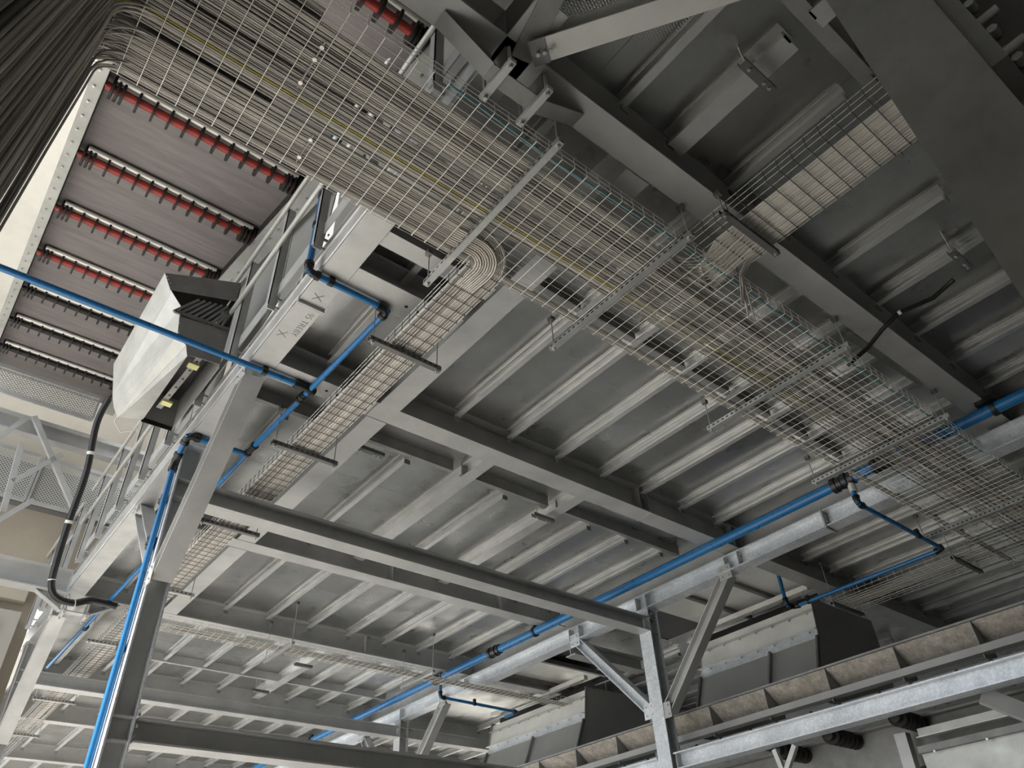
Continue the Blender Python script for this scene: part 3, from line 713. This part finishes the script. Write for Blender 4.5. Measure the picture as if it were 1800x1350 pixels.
for z in (5.40, 4.90):
    MB().cyl((1.24, 1.8, z), (1.24, 10.2, z), 0.021, 10).build('rail', 'bright', hr)
MB().box(1.318, 1.326, 1.8, 10.2, 4.36, 4.50).build('toe_board', 'beam', hr)
hr2 = thing('handrail', 'far handrail beyond the haunched joint at the left edge', 'railing', (1.30, 14, ZG+0.06))
posts(hr2, 10.8, 9, 0.772)
for z in (5.40, 4.90): MB().cyl((1.24, 10.6, z), (1.24, 17.5, z), 0.021, 10).build('rail', 'bright', hr2)

# ================================================================== BELT CONVEYOR (upper left)
CD = V3((-0.0199, 0.9662, 0.2568)).normalized()
C00 = V3((0, 4.37, 5.75))
def cv(k, x, up=0.0, pitch=1.078):
    """point on the conveyor: k roller pitches along, x across, up above the roller axis"""
    n = V3((0, -CD.z, CD.y))
    p = C00+CD*(k*pitch)+n*up
    return V3((p.x+x, p.y, p.z))
CONV = thing('belt_conveyor', 'inclined belt conveyor seen from below at upper left', 'conveyor', cv(2, 0.5))
mb = MB(); q = [cv(-4.2, -0.37, 0.09), cv(-4.2, 1.31, 0.09), cv(7.2, 1.31, 0.09), cv(7.2, -0.37, 0.09)]
nn = V3((0, -CD.z, CD.y))*0.012
mb.add(q+[p+nn for p in q], [(0,1,2,3),(7,6,5,4),(0,4,5,1),(1,5,6,2),(2,6,7,3),(3,7,4,0)]); mb.build('belt', 'belt', CONV)
def cprism(x, k0, k1, prof, name, mat): MB().prism(cv(k0, x), cv(k1, x), prof, (0,0,1)).build(name, mat, CONV)
cprism(-0.42, -4.2, 7.2, [(-0.05,-0.06),(0.05,-0.06),(0.05,-0.05),(-0.035,-0.05),(-0.035,0.28),(-0.05,0.28)], 'side_frame', 'bright')
cprism(1.40, -4.2, 7.2, [(-0.10,-0.06),(0.10,-0.06),(0.10,0.3),(0.085,0.3),(0.085,-0.05),(-0.10,-0.05)], 'side_frame', 'bright')
for xa in (-0.375, 1.31): MB().bar(cv(-4.2, xa, 0.06), cv(7.2, xa, 0.06), 0.02, 0.16).build('belt_gap_strip', 'rubber', CONV)  # dark strip added to close the bright slit beside the belt
bolts([cv(k*0.2, -0.43, -0.062) for k in range(-15, 36)], (0,0,-1), CONV, 0.011, 0.02)
bolts([cv(k*0.2, 1.40, -0.062) for k in range(-15, 30)], (0,0,-1), CONV, 0.011, 0.02)
for i in range(5):
    k0 = -1.2+0.95*i; a, b = cv(k0, 1.56, 0.2), cv(k0+0.93, 1.56, 0.2)
    mb = MB(); p = [a, b, V3((b.x, b.y, 4.75+0.12*(i % 2))), V3((a.x, a.y+0.25*(i % 2), 4.6+0.2*(i % 3)))]
    mb.add(p+[v+V3((0.01,0,0)) for v in p], [(0,1,2,3),(7,6,5,4),(0,4,5,1),(1,5,6,2),(2,6,7,3),(3,7,4,0)]); sk = mb.build('skirt_panel', 'sheet', CONV)
    bolts([V3((a.x-0.003, a.y+0.05, a.z-0.1-0.25*j)) for j in range(4)], (-1,0,0), sk, 0.012, 0.012)
for k in range(-4, 7):
    MB().bar(cv(k+0.35, -0.40, 0.16), cv(k+0.35, 1.38, 0.16), 0.05, 0.08).build('cross_member', 'dull', CONV)
for k in range(-3, 7):
    col = 'red' if k < 4 else 'rubber'
    lab = {-3: 'return roller at the very top edge', -2: 'red disc roller seen above the wide tray, top centre', -1: 'disc roller hidden behind the wide tray'}.get(k, '')
    if not lab:
        lab = '%s disc roller, %s below the wide tray, under the conveyor belt' % ('red' if k < 4 else 'black rubber', ORD[k])
    t = thing('return_roller', lab, 'roller', cv(k, 0.48), 'disc rollers under the conveyor belt')
    MB().cyl(cv(k, -0.36), cv(k, 1.33), 0.036, 14).build('tube', col, t)
    MB().cyl(cv(k, -0.38), cv(k, 1.36), 0.014, 8).build('shaft', 'strut', t)
    MB().cyl(cv(k-0.075, -0.30, 0.045), cv(k-0.075, 1.25, 0.045), 0.026, 8).build('light_dash_bar', 'wire', t)  # pale bar added to stand for the light dashes on the belt
    proto = None
    for x in [-0.31, -0.27, -0.23]+[-0.11+0.128*i for i in range(11)]+[1.20, 1.24, 1.28]:
        if proto is None:
            proto = MB().cyl(cv(k, -0.010), cv(k, 0.010), 0.098, 18).build('rubber_disc', 'rubber', t); base = V3(proto.location)
            d_ = proto
        else:
            d_ = proto.copy(); COL.objects.link(d_); d_.parent = t
        d_.location = base+V3((x, 0, 0))

# ================================================================== GUARD BOX
gb = thing('drive_guard', 'pale folded sheet guard box hanging at left beside the handrail', 'machine guard', (0.95, 5.9, 4.25))
y0, y1 = 5.35, 6.52
prof = [(0.614,5.03),(0.715,4.855),(0.82,4.74),(0.867,4.417),(0.955,4.353),(0.987,4.254)]
proff = [(v.x, v.z) for v in (aty(px, py, y1) for px, py in ((200,640),(199,668),(198,694),(200,716),(207,734),(250,738)))]
def skin(name, a, b, mat, th=0.004):
    mb = MB()
    for i in range(len(a)-1):
        p = [V3((a[i][0], y0, a[i][1])), V3((a[i+1][0], y0, a[i+1][1])), V3((b[i+1][0], y1, b[i+1][1])), V3((b[i][0], y1, b[i][1]))]
        n = (p[1]-p[0]).cross(p[3]-p[0]).normalized()*th
        mb.add(p+[v+n for v in p], [(0,1,2,3),(7,6,5,4),(0,4,5,1),(1,5,6,2),(2,6,7,3),(3,7,4,0)])
    return mb.build(name, mat, gb)
skin('side_skin', prof, proff, 'bright')
skin('top_skin', [(0.614,5.03),(1.26,5.30)], [proff[0],(1.24,5.10)], 'bright')
skin('right_skin', [(1.27,5.29),(1.26,4.26)], [(1.25,5.10),(1.26,4.26)], 'sheet')
# front plate in three bands with slanted louvre bars between
def plate(name, pts, y, mat, th=0.006):
    mb = MB(); n = len(pts)
    mb.add([(x, y, z) for x, z in pts]+[(x, y+th, z) for x, z in pts], [tuple(range(n)), tuple(range(n, 2*n))[::-1]]+[(i, i+n, (i+1) % n+n, (i+1) % n) for i in range(n)])
    return mb.build(name, mat, gb)
plate('front_upper_plate', [(0.614,5.03),(0.70,4.87),(1.26,5.06),(1.26,5.30)], y0, 'dull')  # dull colour puts the shade of the viewer-facing front into the plates
plate('front_lower_plate', [(0.835,4.63),(0.867,4.417),(0.955,4.353),(1.26,4.36),(1.26,4.68)], y0, 'dull')
plate('front_lip', [(0.955,4.353),(0.987,4.254),(1.02,4.27),(1.26,4.29),(1.26,4.36)], y0, 'dull')
for i in range(9):
    x = 0.80+0.05*i
    MB().bar((x-0.02, y0+0.01, 4.66), (min(x+0.15, 1.255), y0+0.01, 4.90+0.012*i), 0.022, 0.02, (0,1,0)).build('louvre_bar', 'dull', gb)
MB().bar((0.79, y0, 4.66), (1.26, y0, 4.70), 0.03, 0.02, (0,1,0)).build('louvre_rail', 'darkstrut', gb)
plate('back_plate', proff+[(1.26,4.26),(1.25,5.10)], y1, 'sheet')
plate('inner_baffle', [(0.84,4.60),(1.24,4.60),(1.24,4.62),(0.84,4.62)], y0+0.03, 'black', y1-y0-0.06)
plate('bottom_lip', [(0.98,4.25),(1.26,4.255),(1.26,4.30),(0.98,4.30)], y1-0.01, 'black')
MB().bar((1.10, y0+0.02, 4.33), (1.06, y1-0.2, 4.33), 0.05, 0.012).build('slotted_bar', 'dull', gb)
mb = MB()
for i in range(6):
    c = V3((1.10-0.04*i/6, y0+0.12+0.15*i, 4.322)); mb.cyl(c, c+V3((0,0,0.003)), 0.013, 10)
stuff(mb.build('bar_holes', 'black', gb))
for yy in (y0+0.14, y0+0.80): MB().box(1.045, 1.135, yy, yy+0.07, 4.30, 4.325).build('yellow_clamp', 'yellow', gb)['label'] = 'pale yellow clamp'
bolts([(0.64+0.02*i, y0-0.002, 5.0-0.03*i) for i in range(3)]+[(0.85, y0-0.002, 4.55), (0.87, y0-0.002, 4.45)], (0,-1,0), gb, 0.008, 0.006)
# spiral mark on the upper facet
def facet_point(px, py):
    a, b, c = V3((prof[0][0], y0, prof[0][1])), V3((prof[1][0], y0, prof[1][1])), V3((proff[0][0], y1, proff[0][1]))
    n = (b-a).cross(c-a).normalized(); v = ray(px, py)
    return v*(a.dot(n)/v.dot(n)), n
pc, n_ = facet_point(245, 578)
if n_.dot(pc) > 0: n_ = -n_
u_ = V3((0,1,0)); u_ = (u_-n_*u_.dot(n_)).normalized(); w_ = n_.cross(u_)
sp = []
for i in range(60):
    a = i/59*2.6*2*math.pi; rr = 0.014+0.055*i/59
    sp.append(pc+n_*0.004+u_*(rr*1.5*math.cos(a))+w_*(rr*0.9*math.sin(a)))
mb = MB()
for a, b in zip(sp[:-1], sp[1:]):
    mb.bar(a, b+(b-a)*0.1, 0.011, 0.002, n_)
mb.build('spiral_mark', 'ink', gb)['label'] = 'black spiral mark'
tag(MB().tube([V3((0.80, 6.53, 4.36)), V3((0.78, 6.6, 4.22)), V3((0.86, 6.65, 4.16)), V3((0.98, 6.6, 4.2)), V3((1.0, 6.54, 4.3))], 0.006, 6).build('cable', 'cable_white'), 'thin cable loop hanging behind the guard box', 'cable')

# handwriting on the walkway beam
def text(body, loc, size, parent, nm='handwriting'):
    c = bpy.data.curves.new(nm, 'FONT'); c.body = body; c.size = size; c.extrude = 0.0004; c.align_x = 'CENTER'; c.align_y = 'CENTER'
    c.offset = -0.002
    o = bpy.data.objects.new(nm, c); COL.objects.link(o); c.materials.append(M['ink'])
    m = Matrix(((0,1,0),(1,0,0),(0,0,-1))).to_4x4()
    o.parent = parent; o.matrix_local = Matrix.Translation(V3(loc)-WL[parent.name]) @ m
    return o
text('95 TREBY', (1.51, 4.22, ZG-0.001), 0.075, GL)['label'] = 'black marker writing'
def cross(c, s):
    mb = MB()
    for a in (0.6, 2.2):
        d = V3((math.cos(a), math.sin(a), 0))*s; mb.bar(V3(c)-d, V3(c)+d, 0.004, 0.0008)
    mb.build('marker_cross', 'ink', GL)
cross((1.47, 3.88, ZG-0.001), 0.05); cross((1.43, 4.40, ZG-0.001), 0.05)

# ================================================================== PERFORATED SCREENS, hose (left)
def framed_screen(label, x0, x1, y, z0, z1, lean, mids=()):
    t = thing('perforated_screen', label, 'screen', ((x0+x1)/2, y, z0))
    mb = MB(); mb.add([(x0,y,z0),(x1,y,z0),(x1,y+lean,z1),(x0,y+lean,z1)], [(0,1,2,3)]); mb.build('perforated_sheet', 'perf', t)
    for (za, yy) in ((z0, y), (z1, y+lean)): MB().bar((x0, yy-0.01, za), (x1, yy-0.01, za), 0.03, 0.06).build('frame_rail', 'beam', t)
    for x in (x0, x1)+tuple(mids): MB().bar((x, y-0.012, z0), (x, y+lean-0.012, z1), 0.05, 0.03, (1,0,0)).build('frame_stile', 'beam', t)
    return t
framed_screen('perforated guard sheet under the lower end of the conveyor', -0.85, 1.0, 11.0, 6.93, 7.36, 0.02)
framed_screen('perforated fence panel at left, left one', -1.2, 0.62, 11.9, 5.85, 6.6, 0.0, (-0.1,))
framed_screen('perforated fence panel at left, right one behind the handrail', 0.66, 2.1, 11.9, 5.85, 6.6, 0.0)
tag(MB().box(-1.2, 2.1, 12.1, 12.25, 5.9, 6.56).build('hole_backing_panel', 'darkwall'), 'dark backing panel added behind the perforated fence panels at left', 'panel')  # added dark sheet so that the perforations read dark
xb = beam('support_beam', 'channel support beam below the conveyor at the left edge', (-3, 11.1, 6.42), (2.0, 11.1, 6.42), 0.16, 0.26)
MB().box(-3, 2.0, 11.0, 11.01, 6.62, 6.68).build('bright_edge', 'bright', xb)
for a, b, lab in (((60, 733), (130, 895), 'pale diagonal angle brace at left, nearest the hose'), ((48, 735), (-30, 790), 'diagonal angle brace at the left edge, rising'),
             ((38, 780), (5, 900), 'grey upright angle at the left edge'), ((108, 800), (22, 848), 'dark short diagonal at the left edge'), ((58, 880), (-10, 920), 'lower thin diagonal at the left edge')):
    tag(MB().prism(aty(*a, 10.9), aty(*b, 10.9), [(-0.035,-0.035),(0.035,-0.035),(0.035,-0.025),(-0.025,-0.025),(-0.025,0.035),(-0.035,0.035)], (0,1,0)).build('angle_brace', 'beam'), lab, 'brace')
hose_px = [(192, 700, 9.3), (170, 745, 9.5), (152, 830, 9.7), (122, 915, 9.9), (96, 1000, 10.1), (91, 1035, 10.15), (104, 1053, 10.18), (130, 1060, 10.2), (160, 1056, 10.2), (205, 1066, 10.2)]
ho = thing('black_hose', 'thick black hose hanging down the left side and curling right', 'hose', aty(122, 915, 9.9))
def catmull(ps, n=5):
    out = []
    for i in range(len(ps)-1):
        p0, p1, p2, p3 = ps[max(i-1,0)], ps[i], ps[i+1], ps[min(i+2, len(ps)-1)]
        for k in range(n):
            t = k/n; out.append(0.5*((2*p1)+(p2-p0)*t+(2*p0-5*p1+4*p2-p3)*t*t+(3*p1-p0-3*p2+p3)*t**3))
    return out+[ps[-1]]
hp = catmull([aty(*p) for p in hose_px]); MB().tube(hp, 0.042, 10).build('sheath', 'black', ho)
for k in (8, 15, 22, 35):
    MB().tube([hp[k], hp[k]+(hp[k+1]-hp[k])*0.3], 0.046, 10).build('cable_tie', 'cable_white', ho)
tag(MB().box(-2.6, 0.9, 12.2, 12.3, 4.1, 4.2).build('conduit_run', 'concrete'), 'pale conduit along the beige wall at left', 'conduit')

# ================================================================== RIGHT: sheet casings and trough conveyor
def casing(label, ya, yb, seam):
    t = thing('sheet_casing', label, 'casing', (9.3, (ya+yb)/2, 2.6))
    def slab(name, pts, mat, th=0.01):   # pts: (x,z) pairs along the section, extruded ya..yb
        mb = MB()
        for (xa, za), (xb_, zb) in zip(pts[:-1], pts[1:]):
            mb.add([(xa,ya,za),(xb_,ya,zb),(xb_,yb,zb),(xa,yb,za),(xa+th,ya,za),(xb_+th,ya,zb),(xb_+th,yb,zb),(xa+th,yb,za)],
                   [(0,1,2,3),(7,6,5,4),(0,4,5,1),(1,5,6,2),(2,6,7,3),(3,7,4,0)])
        return mb.build(name, mat, t)
    slab('side_panel', [(9.28,3.36),(8.9,2.5)], 'sheet')
    slab('collar_band', [(9.30,3.46),(9.26,3.34)], 'spangle')
    MB().box(9.22, 9.32, ya, yb, 3.455, 3.465).build('bolt_flange', 'white', t)
    slab('upper_band', [(9.36,3.72),(9.31,3.47)], 'white')  # white tone puts the light on bands, flange and rail into the colour
    slab('top_band', [(9.40,3.86),(9.37,3.73)], 'white')
    MB().box(9.30, 9.37, ya, yb, 3.722, 3.73).build('bolt_flange', 'bright', t)
    slab('shadow_gap', [(9.58,4.02),(9.58,3.86)], 'black')  # black sheet painted in for the dark of the open gap
    MB().bar((9.40, ya, 4.06), (9.40, yb, 4.06), 0.09, 0.07).build('edge_rail', 'white', t)
    n = int((yb-ya)/0.28)
    bolts([(9.27, ya+0.1+0.28*i, 3.445) for i in range(n)]+[(9.33, ya+0.1+0.28*i, 3.712) for i in range(n)]+[(9.38, ya+0.1+0.28*i, 4.024) for i in range(n)], (0,0,-1), t, 0.014, 0.02)
    MB().bar((9.25, seam, 3.36), (8.875, seam, 2.5), 0.06, 0.03, (0,1,0)).build('seam_strip', 'dull', t)
    for ye in (ya, yb-0.01):
        mb = MB(); mb.add([(8.9,ye,2.5),(9.28,ye,3.36),(9.36,ye,3.9),(10.9,ye,3.9),(10.9,ye,2.5),(8.9,ye+.01,2.5),(9.28,ye+.01,3.36),(9.36,ye+.01,3.9),(10.9,ye+.01,3.9),(10.9,ye+.01,2.5)],
              [(0,1,2,3,4),(9,8,7,6,5)]+[(i,i+5,(i+1)%5+5,(i+1)%5) for i in range(5)]); mb.build('end_panel', 'sheet', t)
        MB().bar((9.26, ye+0.005, 3.36), (8.88, ye+0.005, 2.5), 0.05, 0.03, (0,1,0)).build('edge_angle', 'darkstrut', t)
    # underside of the cover above
    for i in range(3):
        L = (yb-ya)/3
        MB().box(7.96, 9.9, ya+L*i+0.03, ya+L*(i+1)-0.03, 4.20, 4.21).build('cover_plate', 'white', t)  # near-white tone stands for light falling on the cover underside
        MB().box(7.96, 9.9, ya+L*i-0.03, ya+L*i+0.03, 4.15, 4.22).build('cover_seam', 'darkstrut', t)
    return t
casing('grey sheet casing right of the bright column', 4.98, 6.95, 5.72)
MBx = casing('grey sheet casing at the bottom, left of the bright column', 9.45, 12.1, 10.75)

tc = thing('trough_conveyor', 'long trough conveyor with ribbed side panels at bottom right', 'conveyor', (8.2, 4, 2.0))
for i in range(-6, 12):
    ya = 2.72+0.81*i
    if ya > 11: break
    mb = MB(); g = 0.01
    mb.add([(8.0,ya+g,2.55),(8.28,ya+g,2.34),(8.28,ya+.81-g,2.34),(8.0,ya+.81-g,2.55),(8.01,ya+g,2.55),(8.29,ya+g,2.34),(8.29,ya+.81-g,2.34),(8.01,ya+.81-g,2.55)],
           [(0,1,2,3),(7,6,5,4),(0,4,5,1),(1,5,6,2),(2,6,7,3),(3,7,4,0)]); mb.build('side_panel', 'trough', tc)
    mb = MB(); mb.add([(7.99,ya-.005,2.555),(7.99,ya-.005,2.20),(8.3,ya-.005,2.20),(8.3,ya-.005,2.33),(7.99,ya+.005,2.555),(7.99,ya+.005,2.20),(8.3,ya+.005,2.20),(8.3,ya+.005,2.33)],
           [(0,1,2,3),(7,6,5,4),(0,4,5,1),(1,5,6,2),(2,6,7,3),(3,7,4,0)]); mb.build('rib', 'dull', tc)  # dull steel carries the shade of the viewer-facing side
    mb = MB(); mb.box(8.1, 8.2, ya+0.02, ya+0.79, 1.98, 2.2); mb.build('lower_panel', 'dull', tc)
    MB().box(7.97, 8.0, ya+0.28, ya+0.30, 2.08, 2.17).build('bracket', 'black', tc)
MB().bar((7.98, -2.5, 2.557), (7.98, 11.8, 2.557), 0.035, 0.02).build('top_rail', 'dull', tc)
MB().prism((7.97, -2.5, 2.235), (7.97, 11.8, 2.235), [(-0.03,0),(0.1,0),(0.1,0.01),(-0.02,0.01),(-0.02,0.07),(-0.03,0.07)]).build('lower_rail', 'sheet', tc)
MB().box(8.2, 10.5, -2.5, 11.8, 1.9, 1.92).build('trough_floor', 'dull', tc)
MB().box(8.3, 8.31, -2.5, 11.8, 1.5, 1.9).build('skirt', 'dull', tc)
for px, py, lab in ((1455, 1292, 'black spiral return roller at the bottom, middle one'), (1572, 1260, 'black spiral return roller at the bottom, right one'), (1365, 1318, 'black spiral return roller at the bottom, left one')):
    c = atx(px, py, 7.75)
    t = thing('spiral_roller', lab, 'roller', c, 'spiral rollers under the trough conveyor')
    MB().cyl(c, c+V3((0.95,0,0)), 0.05, 12).build('core', 'rubber', t)
    for i in range(10):
        MB().cyl(c+V3((0.05+0.09*i,0,0)), c+V3((0.075+0.09*i,0.01,0)), 0.085, 14).build('rubber_disc', 'rubber', t)
lb = thing('sheet_cabinet', 'plain light grey sheet cabinet in the bottom right corner', 'cabinet', (8.4, 1.5, 0.2))
MB().box(8.1, 9.8, -2, 3.66, 0.2, 1.58).build('body', 'bright', lb)
MB().box(8.04, 8.12, -2, 3.66, 1.56, 1.62).build('edge_strip', 'dull', lb)
bolts([(8.035, y, 1.55) for y in (3.5, 3.0, 2.5, 2.0)], (-1,0,0), lb, 0.012)
tag(MB().prism((8.0, -2, 1.68), (8.0, 3.6, 1.68), [(-0.03,0),(0.05,0),(0.05,0.09),(0.04,0.09),(0.04,0.01),(-0.03,0.01)]).build('angle_rail', 'bright'), 'bright angle rail above the light cabinet, bottom right', 'rail')
tag(MB().bar(atx(1725, 1222, 7.75), atx(1825, 1262, 7.9), 0.1, 0.14).build('diagonal_strut', 'beam'), 'grey diagonal strut under the spangled beam at the right edge', 'brace')
for a, b, lab in (((1362, 1318), (1376, 1352), 'left bar of the V of thin bars under the spangled beam'), ((1398, 1310), (1384, 1352), 'right bar of the V of thin bars under the spangled beam')):
    tag(MB().bar(atx(*a, 7.65), atx(*b, 7.65), 0.05, 0.05, (1,0,0)).build('thin_strut', 'joist'), lab, 'brace')
tag(MB().bar(atx(1585, 1290, 8.1), atx(1606, 1360, 8.1), 0.12, 0.1, (1,0,0)).build('cabinet_post', 'beam'), 'grey post at the left end of the light cabinet', 'post')
mo = thing('motor', 'small dark blue motor at the bottom edge beside the light cabinet', 'motor', atx(1575, 1338, 9.0))
c = atx(1568, 1334, 9.0); MB().cyl(c, c+V3((0.1,-0.32,0)), 0.09, 14).build('body', 'bluedark', mo); MB().cyl(c+V3((-0.02,0.06,0)), c, 0.1, 14).build('fan_cover', 'bluedark', mo)
MB().box(c.x-0.05, c.x+0.12, c.y-0.3, c.y-0.2, c.z-0.14, c.z).build('gearbox', 'bluedark', mo)
